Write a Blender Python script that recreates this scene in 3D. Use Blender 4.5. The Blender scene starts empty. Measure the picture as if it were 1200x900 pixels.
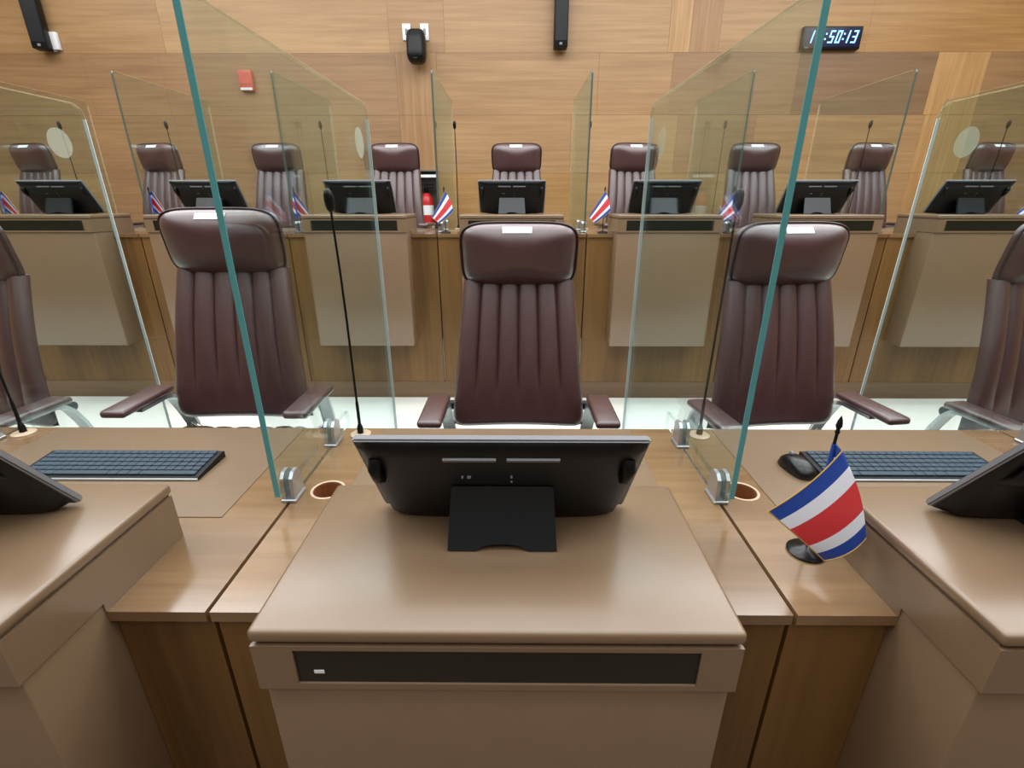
import bpy, bmesh, math, random
from mathutils import Vector, Matrix
R = math.radians
S = bpy.context.scene
C = bpy.context.scene.collection
random.seed(7)

# ------------------------------------------------------------------ camera, world, lights, exposure
H = 0.655                      # working unit: height of the lens above the front desk tops
ZC = 2.12 * H                  # lens height above the floor
F_PX = 562.0
PITCH = R(20.9)
cam_d = bpy.data.cameras.new('camera')
cam = bpy.data.objects.new('camera', cam_d); C.objects.link(cam)
cam_d.sensor_width = 36.0
cam_d.lens = 36.0 * F_PX / 1200.0
cam_d.clip_start = 0.02
cam.location = (0, 0, ZC)
cam.rotation_euler = (math.pi / 2 - PITCH, 0, R(0.4))
S.camera = cam

world = bpy.data.worlds.new('world'); S.world = world
world.use_nodes = True
world.node_tree.nodes['Background'].inputs[0].default_value = (0.9, 0.95, 1.0, 1)
world.node_tree.nodes['Background'].inputs[1].default_value = 0.25

def ceiling_lamp(x, y, sx, sy, watts, col=(0.95, 0.98, 1.0)):
    l = bpy.data.lights.new('ceiling_lamp', 'AREA'); l.shape = 'RECTANGLE'
    l.size = sx; l.size_y = sy; l.energy = watts; l.color = col
    o = bpy.data.objects.new('ceiling_lamp', l); C.objects.link(o)
    o.location = (x, y, 3.93)
for yy, ww in ((-3.2, 12), (-1.5, 30), (0.1, 48), (1.7, 60), (3.25, 76), (4.75, 10)):
    for xx in (-3.4, 0.0, 3.4):
        ceiling_lamp(xx, yy, 3.2, 1.15 if yy < 4 else 0.6, ww)

S.view_settings.view_transform = 'Standard'
S.view_settings.look = 'None'
S.view_settings.gamma = 1.0
S.view_settings.use_curve_mapping = False
S.view_settings.exposure = 0.0
S.cycles.transparent_max_bounces = 48
S.cycles.max_bounces = 10

# ------------------------------------------------------------------ helpers
def sec(y, x=None):
    v = (450.0 - y) / F_PX
    return math.tan(math.atan(v) - PITCH)
def at(px, py, Yh):
    """world point at photograph pixel (px,py) and distance Yh (in H) in front of the lens"""
    s = sec(py)
    Y = Yh; z = s * Yh
    d = Y * math.cos(PITCH) - z * math.sin(PITCH)
    return Vector(((px - 604.0) / F_PX * d * H, Y * H, ZC + z * H))

def tag(o, label=None, cat=None, group=None, kind=None):
    if label: o['label'] = label
    if cat: o['category'] = cat
    if group: o['group'] = group
    if kind: o['kind'] = kind
    return o
def thing(name, label, cat, loc=(0, 0, 0), rz=0.0, group=None):
    o = bpy.data.objects.new(name, None); C.objects.link(o)
    o.location = loc; o.rotation_euler = (0, 0, rz); o.empty_display_size = 0.1
    return tag(o, label, cat, group)
def obj(name, bm, mat, parent=None, smooth=None, label=None):
    bmesh.ops.recalc_face_normals(bm, faces=bm.faces[:])
    me = bpy.data.meshes.new(name); bm.to_mesh(me); bm.free()
    if smooth is not None:
        me.shade_smooth()
        if smooth < 170: me.set_sharp_from_angle(angle=R(smooth))
    for m in (mat if isinstance(mat, (list, tuple)) else [mat]): me.materials.append(m)
    o = bpy.data.objects.new(name, me); C.objects.link(o)
    if parent is not None: o.parent = parent
    if label: o['label'] = label
    return o
def struct(name, bm, mat, parent=None):
    o = obj(name, bm, mat, parent)
    if parent is None: o['kind'] = 'structure'
    return o
def copy_tree(o, parent=None):
    c = o.copy(); C.objects.link(c)
    if parent is not None: c.parent = parent
    for ch in o.children: copy_tree(ch, c)
    return c
def dup(src, loc, rz, label, group=None):
    c = copy_tree(src); c.location = loc; c.rotation_euler = (0, 0, rz); c['label'] = label
    if group: c['group'] = group
    return c

def add_box(bm, x0, x1, y0, y1, z0, z1, bev=0.0, seg=2):
    t = bmesh.new()
    v = [t.verts.new((x, y, z)) for x in (x0, x1) for y in (y0, y1) for z in (z0, z1)]
    for f in ((0, 1, 3, 2), (4, 6, 7, 5), (0, 4, 5, 1), (2, 3, 7, 6), (0, 2, 6, 4), (1, 5, 7, 3)):
        t.faces.new([v[i] for i in f])
    if bev > 0:
        bmesh.ops.bevel(t, geom=t.edges[:], offset=bev, segments=seg, affect='EDGES', profile=0.5)
    merge(bm, t)
def merge(bm, t, mat=None):
    if mat is not None: bmesh.ops.transform(t, matrix=mat, verts=t.verts[:])
    mp = {}
    for v in t.verts: mp[v] = bm.verts.new(v.co)
    for f in t.faces:
        g = bm.faces.new([mp[v] for v in f.verts]); g.material_index = f.material_index; g.smooth = f.smooth
    t.free()
def box(x0, x1, y0, y1, z0, z1, bev=0.0, seg=2):
    bm = bmesh.new(); add_box(bm, x0, x1, y0, y1, z0, z1, bev, seg); return bm
def add_tube(bm, pts, r, n=10, closed=False, caps=True):
    pts = [Vector(p) for p in pts]; N = len(pts)
    rs = r if isinstance(r, (list, tuple)) else [r] * N
    rings = []; up = None
    for i, p in enumerate(pts):
        if closed: d = pts[(i + 1) % N] - pts[i - 1]
        else: d = pts[min(i + 1, N - 1)] - pts[max(i - 1, 0)]
        d.normalize()
        if up is None: up = d.orthogonal().normalized()
        up = (up - d * up.dot(d)).normalized(); w = d.cross(up)
        rings.append([bm.verts.new(p + (up * math.cos(2 * math.pi * k / n) + w * math.sin(2 * math.pi * k / n)) * rs[i]) for k in range(n)])
    for i in range(N if closed else N - 1):
        a = rings[i]; b = rings[(i + 1) % N]
        for k in range(n): bm.faces.new((a[k], a[(k + 1) % n], b[(k + 1) % n], b[k]))
    if caps and not closed:
        bm.faces.new(rings[0][::-1]); bm.faces.new(rings[-1])
def add_lathe(bm, prof, c=(0, 0, 0), n=24):
    rings = []
    for r, z in prof:
        rings.append([bm.verts.new((c[0] + r * math.cos(2 * math.pi * k / n), c[1] + r * math.sin(2 * math.pi * k / n), c[2] + z)) for k in range(n)])
    for a, b in zip(rings, rings[1:]):
        for k in range(n): bm.faces.new((a[k], a[(k + 1) % n], b[(k + 1) % n], b[k]))
    bm.faces.new(rings[0][::-1]); bm.faces.new(rings[-1])
def add_prism(bm, poly, axis, a, b):
    """poly: 2-D outline in the two other axes, extruded along axis from a to b"""
    def P(u, v, w):
        return {'x': (w, u, v), 'y': (u, w, v), 'z': (u, v, w)}[axis]
    A = [bm.verts.new(P(u, v, a)) for u, v in poly]; B = [bm.verts.new(P(u, v, b)) for u, v in poly]
    bm.faces.new(A[::-1]); bm.faces.new(B); n = len(poly)
    for i in range(n): bm.faces.new((A[i], A[(i + 1) % n], B[(i + 1) % n], B[i]))
def grid_solid(bm, nu, nv, front, back):
    """closed solid from two parametric sheets that share their border direction"""
    Fv = [[bm.verts.new(front(i / nu, j / nv)) for i in range(nu + 1)] for j in range(nv + 1)]
    Bv = [[bm.verts.new(back(i / nu, j / nv)) for i in range(nu + 1)] for j in range(nv + 1)]
    for j in range(nv):
        for i in range(nu):
            bm.faces.new((Fv[j][i], Fv[j][i + 1], Fv[j + 1][i + 1], Fv[j + 1][i]))
            bm.faces.new((Bv[j][i], Bv[j + 1][i], Bv[j + 1][i + 1], Bv[j][i + 1]))
    for i in range(nu):
        bm.faces.new((Fv[0][i], Bv[0][i], Bv[0][i + 1], Fv[0][i + 1]))
        bm.faces.new((Fv[nv][i], Fv[nv][i + 1], Bv[nv][i + 1], Bv[nv][i]))
    for j in range(nv):
        bm.faces.new((Fv[j][0], Fv[j + 1][0], Bv[j + 1][0], Bv[j][0]))
        bm.faces.new((Fv[j][nu], Bv[j][nu], Bv[j + 1][nu], Fv[j + 1][nu]))

# ------------------------------------------------------------------ materials
def srgb(r, g, b):
    f = lambda c: (c / 255 / 12.92) if c / 255 <= 0.04045 else ((c / 255 + 0.055) / 1.055) ** 2.4
    return (f(r), f(g), f(b), 1.0)
def new_mat(name):
    m = bpy.data.materials.new(name); m.use_nodes = True
    nt = m.node_tree; return m, nt, nt.nodes['Principled BSDF']
def plain(name, col, rough=0.5, metal=0.0, spec=0.5, coat=0.0, emit=None, es=0.0, noise=0.0, nscale=40, bump=0.0):
    m, nt, p = new_mat(name)
    p.inputs['Base Color'].default_value = col
    p.inputs['Roughness'].default_value = rough; p.inputs['Metallic'].default_value = metal
    p.inputs['Specular IOR Level'].default_value = spec; p.inputs['Coat Weight'].default_value = coat; p.inputs['Coat Roughness'].default_value = 0.33
    if emit: p.inputs['Emission Color'].default_value = emit; p.inputs['Emission Strength'].default_value = es
    if noise or bump:
        tc = nt.nodes.new('ShaderNodeTexCoord'); n = nt.nodes.new('ShaderNodeTexNoise')
        n.inputs['Scale'].default_value = nscale; n.inputs['Detail'].default_value = 4
        nt.links.new(tc.outputs['Object'], n.inputs['Vector'])
        if noise:
            mx = nt.nodes.new('ShaderNodeMix'); mx.data_type = 'RGBA'; mx.blend_type = 'MULTIPLY'
            mx.inputs[0].default_value = 1.0; mx.inputs[6].default_value = col
            rp = nt.nodes.new('ShaderNodeMapRange'); rp.inputs[3].default_value = 1 - noise; rp.inputs[4].default_value = 1 + noise
            nt.links.new(n.outputs['Fac'], rp.inputs[0]); nt.links.new(rp.outputs[0], mx.inputs[7])
            nt.links.new(mx.outputs[2], p.inputs['Base Color'])
        if bump:
            b = nt.nodes.new('ShaderNodeBump'); b.inputs['Strength'].default_value = bump; b.inputs['Distance'].default_value = 0.002
            nt.links.new(n.outputs['Fac'], b.inputs['Height']); nt.links.new(b.outputs['Normal'], p.inputs['Normal'])
    return m
def wood(name, light, dark, axis='x', rough=0.35, fine=26.0, seed=0.0, figure=0.6, coat=0.0):
    m, nt, p = new_mat(name); L = nt.links.new
    tc = nt.nodes.new('ShaderNodeTexCoord'); mp = nt.nodes.new('ShaderNodeMapping')
    k = {'x': 0, 'y': 1, 'z': 2}[axis]
    sc = [fine] * 3; sc[k] = fine * 0.035
    mp.inputs['Scale'].default_value = sc; mp.inputs['Location'].default_value = (seed, seed * 1.7, seed * .6)
    L(tc.outputs['Object'], mp.inputs['Vector'])
    n1 = nt.nodes.new('ShaderNodeTexNoise'); n1.inputs['Scale'].default_value = 1.6; n1.inputs['Detail'].default_value = 7; n1.inputs['Roughness'].default_value = .62
    n1.inputs['Distortion'].default_value = 0.35
    L(mp.outputs[0], n1.inputs['Vector'])
    mp2 = nt.nodes.new('ShaderNodeMapping'); sc2 = [4.5] * 3; sc2[k] = 0.8
    mp2.inputs['Scale'].default_value = sc2; mp2.inputs['Location'].default_value = (seed * 2, seed, seed)
    L(tc.outputs['Object'], mp2.inputs['Vector'])
    n2 = nt.nodes.new('ShaderNodeTexNoise'); n2.inputs['Scale'].default_value = 1.0; n2.inputs['Detail'].default_value = 3
    L(mp2.outputs[0], n2.inputs['Vector'])
    ad = nt.nodes.new('ShaderNodeMix'); ad.data_type = 'FLOAT'; ad.inputs[0].default_value = 1 - figure
    L(n2.outputs['Fac'], ad.inputs[2]); L(n1.outputs['Fac'], ad.inputs[3])
    rp = nt.nodes.new('ShaderNodeValToRGB')
    rp.color_ramp.elements[0].position = 0.39; rp.color_ramp.elements[0].color = dark
    rp.color_ramp.elements[1].position = 0.61; rp.color_ramp.elements[1].color = light
    L(ad.outputs[0], rp.inputs[0]); L(rp.outputs[0], p.inputs['Base Color'])
    p.inputs['Roughness'].default_value = rough; p.inputs['Coat Weight'].default_value = coat; p.inputs['Coat Roughness'].default_value = 0.15
    b = nt.nodes.new('ShaderNodeBump'); b.inputs['Strength'].default_value = 0.08; b.inputs['Distance'].default_value = 0.002
    L(n1.outputs['Fac'], b.inputs['Height']); L(b.outputs['Normal'], p.inputs['Normal'])
    return m
def glass(name, tint):
    m = bpy.data.materials.new(name); m.use_nodes = True; nt = m.node_tree; nt.nodes.clear(); L = nt.links.new
    out = nt.nodes.new('ShaderNodeOutputMaterial'); t = nt.nodes.new('ShaderNodeBsdfTransparent'); t.inputs[0].default_value = tint
    g = nt.nodes.new('ShaderNodeBsdfGlossy'); g.inputs['Roughness'].default_value = 0.0; g.inputs[0].default_value = (0.82, 0.97, 1, 1)
    fr = nt.nodes.new('ShaderNodeFresnel'); fr.inputs[0].default_value = 1.45
    geo = nt.nodes.new('ShaderNodeNewGeometry')
    # the back face of the sheet refracts out of glass again: keep the outside index there too
    mi = nt.nodes.new('ShaderNodeMath'); mi.operation = 'MULTIPLY_ADD'; mi.inputs[1].default_value = (1 / 1.45 - 1.45); mi.inputs[2].default_value = 1.45
    L(geo.outputs['Backfacing'], mi.inputs[0]); L(mi.outputs[0], fr.inputs[0])
    mx = nt.nodes.new('ShaderNodeMixShader'); L(fr.outputs[0], mx.inputs[0]); L(t.outputs[0], mx.inputs[1]); L(g.outputs[0], mx.inputs[2])
    L(mx.outputs[0], out.inputs[0]); return m
def translucent_white(name, a, col=None):
    m = bpy.data.materials.new(name); m.use_nodes = True; nt = m.node_tree; nt.nodes.clear(); L = nt.links.new
    out = nt.nodes.new('ShaderNodeOutputMaterial'); t = nt.nodes.new('ShaderNodeBsdfTransparent'); d = nt.nodes.new('ShaderNodeBsdfDiffuse')
    d.inputs[0].default_value = col or srgb(205, 215, 200)
    mx = nt.nodes.new('ShaderNodeMixShader'); mx.inputs[0].default_value = a
    L(t.outputs[0], mx.inputs[1]); L(d.outputs[0], mx.inputs[2]); L(mx.outputs[0], out.inputs[0]); return m

M = {}
M['table_wood'] = wood('table_wood', srgb(138, 108, 76), srgb(112, 84, 54), 'x', 0.2, seed=1.3, coat=0.8)
M['panel_wood'] = wood('panel_wood', srgb(122, 88, 44), srgb(90, 62, 28), 'z', 0.45, seed=4.1)
M['taupe'] = plain('taupe_leatherette', srgb(122, 99, 76), 0.28, spec=0.55, coat=0.45, noise=0.06, nscale=18, bump=0.05)
M['taupe_seam'] = plain('taupe_seam', srgb(92, 72, 55), 0.5)
M['smoked'] = plain('smoked_panel', srgb(32, 31, 24), 0.3, spec=0.3)
M['black'] = plain('black_plastic', srgb(10, 12, 14), 0.4, spec=0.3, noise=0.1, nscale=60)
M['black_gloss'] = plain('black_gloss', srgb(9, 10, 12), 0.27)
M['grey_plastic'] = plain('grey_plastic', srgb(126, 128, 132), 0.45)
M['monitor_stand'] = plain('charcoal_stand', srgb(28, 34, 37), 0.25)
M['leather'] = plain('brown_leather', srgb(74, 40, 41), 0.45, spec=0.8, coat=1.0, noise=0.12, nscale=25, bump=0.06)
M['leather_piping'] = plain('leather_piping', srgb(52, 33, 34), 0.35)
M['chrome'] = plain('polished_aluminium', srgb(205, 208, 210), 0.16, metal=1.0)
M['steel'] = plain('satin_steel', srgb(190, 194, 198), 0.3, metal=0.8)
M['white'] = plain('white_plastic', srgb(235, 236, 238), 0.4)
M['paper'] = plain('white_paper', srgb(240, 244, 246), 0.6)
M['ink'] = plain('blue_grey_ink', srgb(150, 172, 190), 0.6)
M['glass'] = glass('clear_glass', (0.915, 0.955, 0.95, 1))
M['edge_teal'] = plain('teal_glass_edge', srgb(84, 150, 152), 0.2)
M['edge_lit'] = plain('glass_edge_painted_lit', srgb(232, 240, 238), 0.25)  # light caught by the rear edges, put into a near-white colour
M['edge_beige'] = translucent_white('polished_top_edge', 0.38, srgb(214, 190, 150))
M['edge_dark'] = plain('dark_glass_edge', srgb(78, 92, 82), 0.2)
M['round_sticker'] = translucent_white('frosted_sticker', 0.22)
M['copper_hole'] = wood('hole_lining', srgb(150, 92, 56), srgb(110, 62, 36), 'z', 0.4)
M['ring'] = plain('cream_ring', srgb(196, 172, 146), 0.35)
M['floor'] = plain('white_stone_floor', srgb(226, 230, 222), 0.3, noise=0.05, nscale=3)
M['added_carpet'] = plain('added_brown_carpet', srgb(112, 94, 76), 0.9, noise=0.1, nscale=200)  # assumed finish, added to cut light bouncing onto the desk fronts
M['kick'] = wood('kick_wood', srgb(118, 92, 66), srgb(96, 72, 50), 'x', 0.4, seed=3)
M['ceiling'] = plain('white_ceiling', srgb(226, 226, 222), 0.8)
M['red'] = plain('red_enamel', srgb(196, 44, 42), 0.35)
M['alarm_red'] = plain('alarm_red', srgb(206, 92, 78), 0.45)
M['flag_blue'] = plain('flag_blue', srgb(28, 68, 156), 0.5, bump=0.1, nscale=300)
M['flag_white'] = plain('flag_white', srgb(226, 230, 240), 0.5, bump=0.1, nscale=300)
M['flag_red'] = plain('flag_red', srgb(204, 52, 58), 0.5, bump=0.1, nscale=300)
M['gold'] = plain('gold_trim', srgb(196, 160, 88), 0.4, metal=0.4)
M['led'] = plain('led_digit', srgb(120, 180, 255), 0.4, emit=srgb(150, 205, 255), es=1.6)
M['clock_blue'] = plain('clock_face', srgb(14, 22, 60), 0.15)
M['yellow'] = plain('yellow_label', srgb(214, 190, 60), 0.5)
M['cabinet_grey'] = plain('cabinet_grey', srgb(122, 118, 112), 0.4, metal=0.3)
M['keycap_blue_lit'] = plain('keycap_blue_lit', srgb(56, 72, 86), 0.35)  # bluish light on the black keys, mixed into their colour
WT = {}
for nm, a, b, ax, sd in (('tan', (174, 138, 96), (154, 118, 79), 'x', 2), ('pale', (181, 145, 102), (162, 126, 86), 'x', 5),
                         ('umber', (160, 125, 88), (140, 106, 73), 'x', 8), ('amber', (176, 136, 86), (156, 116, 69), 'x', 11),
                         ('dusk', (138, 109, 80), (121, 93, 66), 'x', 14), ('upright', (190, 152, 102), (166, 126, 80), 'z', 17),
                         ('upright_brown', (168, 131, 90), (147, 110, 72), 'z', 21)):
    WT[nm] = wood('wall_veneer_' + nm, srgb(*a), srgb(*b), ax, 0.42, 22, sd, figure=.35)

# ------------------------------------------------------------------ the setting
P = 1.527 * H                  # desk pitch
X0 = -0.037 * H                # centre of the middle desk
OFF = 4.15 * H                 # from the front row of desks to the raised row
TIER = 0.685 * H
WALL = 8.0 * H
RX = 6.4                       # half width of the room
struct('floor', box(-RX, RX, 1.05 * H, 5.14 * H + .02, -0.1, 0), M['floor'])
struct('floor.002', box(-RX, RX, -4.5, 1.05 * H, -0.1, 0), M['added_carpet'])  # unseen floor before the desks, made dark to keep their fronts dim
struct('floor.001', box(-RX, RX, 5.15 * H, WALL, -0.1, TIER), M['floor'])
struct('ceiling', box(-RX, RX, -4.5, WALL + .1, 3.97, 4.07), M['ceiling'])
struct('wall_left', box(-RX - .1, -RX, -4.5, WALL + .1, -0.1, 4.0), WT['tan'])
struct('wall_right', box(RX, RX + .1, -4.5, WALL + .1, -0.1, 4.0), WT['amber'])
struct('wall_front', box(-RX, RX, -4.6, -4.5, -0.1, 4.0), M['kick'])
struct('baseboard_tier', box(-RX, RX, 5.115 * H, 5.149 * H, 0, 0.195 * H), M['kick'])

wall = bpy.data.objects.new('wall_back', None); C.objects.link(wall); wall['kind'] = 'structure'
obj('backing', box(-RX, RX, WALL + .012, WALL + .1, 0, 4.0), M['kick'], wall)
def wx(px, py): return at(px, py, 8.0).x
def wz(py): return at(604, py, 8.0).z
zt, z2, z3 = wz(62), wz(135), wz(203)
rows = [
    (zt, zt + .52, [(-RX, 'tan'), (wx(188, 40), 'pale'), (wx(455, 40), 'tan'), (wx(520, 40), 'pale'), (wx(783, 40), 'upright'), (wx(808, 40), 'upright_brown'), (wx(842, 40), 'tan'), (wx(955, 40), 'amber'), (3.2, 'amber')]),
    (zt + .52, 4.0, [(-RX, 'tan'), (-3.3, 'pale'), (-1.4, 'tan'), (.6, 'pale'), (2.4, 'amber'), (4.4, 'tan')]),
    (z2, zt, [(-RX, 'umber'), (-4.05, 'umber'), (wx(192, 100), 'umber'), (wx(465, 100), 'upright_brown'), (wx(512, 100), 'tan'), (wx(700, 100), 'tan'), (wx(785, 100), 'umber'), (wx(930, 100), 'dusk'), (wx(1087, 100), 'upright'), (wx(1146, 100), 'umber')]),
    (z3, z2, [(-RX, 'umber'), (wx(210, 170), 'umber'), (wx(434, 170), 'umber'), (wx(470, 170), 'upright_brown'), (wx(514, 170), 'tan'), (wx(668, 170), 'pale'), (wx(790, 170), 'umber'), (wx(880, 170), 'tan'), (wx(1071, 170), 'upright'), (wx(1126, 170), 'umber')]),
    (TIER, z3, [(-RX, 'tan'), (wx(120, 230), 'umber'), (wx(330, 230), 'tan'), (wx(514, 230), 'amber'), (wx(668, 230), 'tan'), (wx(860, 230), 'tan'), (wx(1056, 230), 'upright'), (wx(1106, 230), 'umber')]),
]
for za, zb, cells in rows:
    for i, (xa, tone) in enumerate(cells):
        xb = cells[i + 1][0] if i + 1 < len(cells) else RX
        dy = random.uniform(0, .0012)
        obj('veneer_panel', box(xa + .0008, xb - .0008, WALL - .006 - dy, WALL + .014, za + .0008, zb - .0008), WT[tone], wall)

# ------------------------------------------------------------------ desks
def hb(x0, x1, y0, y1, z0, z1, bev=0.0, seg=2):
    return box(x0 * H, x1 * H, y0 * H, y1 * H, z0 * H, z1 * H, bev, seg)
W2 = 0.7615
YB = 0.725                     # front of the raised block, in H from the lens
def make_desk():
    t = thing('desk_unit', '', 'desk')
    # table board with the cable hole cut as a real opening
    bm = bmesh.new()
    hx, hy, hr = -0.655, 1.515 - YB, 0.054
    y0, y1, zt_, zb_ = .223, 1.305, 1.12, 1.088
    n = 32
    ring = [(hx + hr * math.cos(2 * math.pi * k / n), hy + hr * math.sin(2 * math.pi * k / n)) for k in range(n)]
    x0, x1 = -W2 + .004, W2 - .004
    sq = []
    for k in range(n):                                 # square frame around the hole
        a = 2 * math.pi * k / n; c, s = math.cos(a), math.sin(a); m = max(abs(c), abs(s))
        sq.append((hx + .09 * c / m, hy + .09 * s / m))
    for z in (zt_, zb_):
        Rv = [bm.verts.new((a * H, b * H, z * H)) for a, b in ring]; Qv = [bm.verts.new((a * H, b * H, z * H)) for a, b in sq]
        for k in range(n): bm.faces.new((Rv[k], Rv[(k + 1) % n], Qv[(k + 1) % n], Qv[k]))
        def quad(a, b, c, d): bm.faces.new([bm.verts.new((u * H, v * H, z * H)) for u, v in ((a, c), (b, c), (b, d), (a, d))])
        quad(x0, x1, y0, hy - .09); quad(x0, x1, hy + .09, y1); quad(x0, hx - .09, hy - .09, hy + .09); quad(hx + .09, x1, hy - .09, hy + .09)
        if z == zt_: top = Rv
        else: bot = Rv
    for k in range(n): bm.faces.new((top[k], bot[k], bot[(k + 1) % n], top[(k + 1) % n]))
    cs = [(x0, y0), (x1, y0), (x1, y1), (x0, y1)]
    for i in range(4):
        a, b = cs[i], cs[(i + 1) % 4]
        bm.faces.new([bm.verts.new((u * H, v * H, z * H)) for (u, v), z in ((a, zt_), (b, zt_), (b, zb_), (a, zb_))])
    bmesh.ops.remove_doubles(bm, verts=bm.verts[:], dist=1e-5)
    obj('tabletop', bm, M['table_wood'], t)
    bm = bmesh.new()                                   # ring and lining of the cable hole
    add_lathe_ring(bm, hx * H, hy * H, 1.12 * H)
    obj('grommet_ring', bm, M['ring'], t, 40)
    bm = bmesh.new(); add_lathe(bm, [(hr * H * .98, 0), (hr * H * .98, .004)], (hx * H, hy * H, 1.06 * H - .012)); add_open_tube(bm, hx * H, hy * H, hr * H * .985, 1.06 * H - .012, 1.118 * H)
    obj('cable_cup', bm, M['copper_hole'], t, 40)
    obj('writing_inlay', hb(-.575, .575, .62, 1.295, 1.1195, 1.1235, .0008, 1), M['taupe'], t, label='taupe leatherette writing surface')
    obj('front_panel', hb(-W2 + .004, W2 - .004, .245, .272, .0, 1.088), M['panel_wood'], t)
    for s in (-1, 1):
        obj('side_panel', hb(min(s * .72, s * .755), max(s * .72, s * .755), .272, .78, 0, 1.088), M['panel_wood'], t)
    # raised, leatherette covered block
    obj('block_top', hb(-.507, .507, -.006, .535, 1.277, 1.31, .007, 3), M['taupe'], t, 50, 'taupe leatherette block top')
    bm = bmesh.new()
    add_prism(bm, [(.002 * H, 1.148 * H), (.2215 * H, 1.148 * H), (.2215 * H, 1.1205 * H), (.53 * H, 1.1205 * H), (.53 * H, 1.270 * H), (.002 * H, 1.270 * H)], 'x', -.503 * H, .503 * H)
    obj('block_body', bm, M['taupe'], t, 50)
    obj('block_groove', hb(-.498, .498, .007, .525, 1.268, 1.279), M['taupe_seam'], t)
    bm = bmesh.new()                                   # frame of the smoked window, standing proud of it
    fy0, fy1 = -.005, .004
    for a in ((-.505, -.420, 1.148, 1.270), (.420, .505, 1.148, 1.270), (-.420, .420, 1.148, 1.164), (-.420, .420, 1.258, 1.270)):
        add_box(bm, a[0] * H, a[1] * H, fy0 * H, fy1 * H, a[2] * H, a[3] * H)
    obj('window_surround', bm, M['taupe'], t)
    obj('smoked_window', hb(-.420, .420, .0, .004, 1.164, 1.258), M['smoked'], t, label='dark smoked window strip')
    obj('lower_panel', hb(-.498, .498, .006, .246, .0, 1.1475, .003, 2), M['taupe'], t, 50)
    return t
def add_lathe_ring(bm, x, y, z):
    prof = [(.0345, 0), (.0345, .0012), (.0375, .0016), (.0405, .0012), (.0405, 0)]
    n = 32
    rings = [[bm.verts.new((x + r * math.cos(2 * math.pi * k / n), y + r * math.sin(2 * math.pi * k / n), z + h)) for k in range(n)] for r, h in prof]
    for a, b in zip(rings, rings[1:] + rings[:1]):
        for k in range(n): bm.faces.new((a[k], a[(k + 1) % n], b[(k + 1) % n], b[k]))
def add_open_tube(bm, x, y, r, z0, z1, n=32):
    prof = [(r, z0), (r, z1), (r - .0015, z1), (r - .0015, z0)]
    rings = [[bm.verts.new((x + q * math.cos(2 * math.pi * k / n), y + q * math.sin(2 * math.pi * k / n), h)) for k in range(n)] for q, h in prof]
    for a, b in zip(rings, rings[1:] + rings[:1]):
        for k in range(n): bm.faces.new((a[k], a[(k + 1) % n], b[(k + 1) % n], b[k]))
desk0 = make_desk()
def nth(i, names): return names[i]
FRONT_DESK = {0: 'front desk in the middle with taupe raised block and full smoked window',
              -1: 'front desk left of the middle one, keyboard on it but no flag',
              1: 'front desk right of the middle one, a small striped flag standing on it',
              -2: 'front desk only just showing at the far left edge',
              2: 'front desk only just showing at the far right edge'}
for i in (0, -1, 1, -2, 2):
    loc = (X0 + i * P, YB * H, 0)
    if i == 0: desk0.location = loc; desk0['label'] = FRONT_DESK[0]; desk0['group'] = 'desks of the front row'
    else: dup(desk0, loc, 0, FRONT_DESK[i], 'desks of the front row')
o = obj('paper_scrap', box(-.007, .007, -.0003, .0003, -.003, .003), M['paper'], None)
o.location = at(375, 788, YB - .001) + Vector((0, -.0006, 0)); tag(o, 'tiny torn white label stuck on the smoked window of the middle desk', 'label')

BACKW = ['fourth', 'third', 'second', 'first']
def side(i, what):
    if i == 0: return 'in the middle of the raised back row'
    n = {1: 'first', 2: 'second', 3: 'third', 4: 'fourth'}[abs(i)]
    return '%s %s of the middle in the raised back row' % (n, 'left' if i < 0 else 'right')
# the raised row: its desks run down past the step to the lower floor
for i in range(-4, 5):
    d = dup(desk0, (X0 + i * P, YB * H + OFF, TIER), 0, 'taupe and wood desk ' + side(i, 'desk'), 'desks of the raised back row')
    b = obj('step_panel', box((-W2 + .004) * H, (W2 - .004) * H, .245 * H, .272 * H, -TIER + .195 * H, -.001), M['panel_wood'], d)

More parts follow.
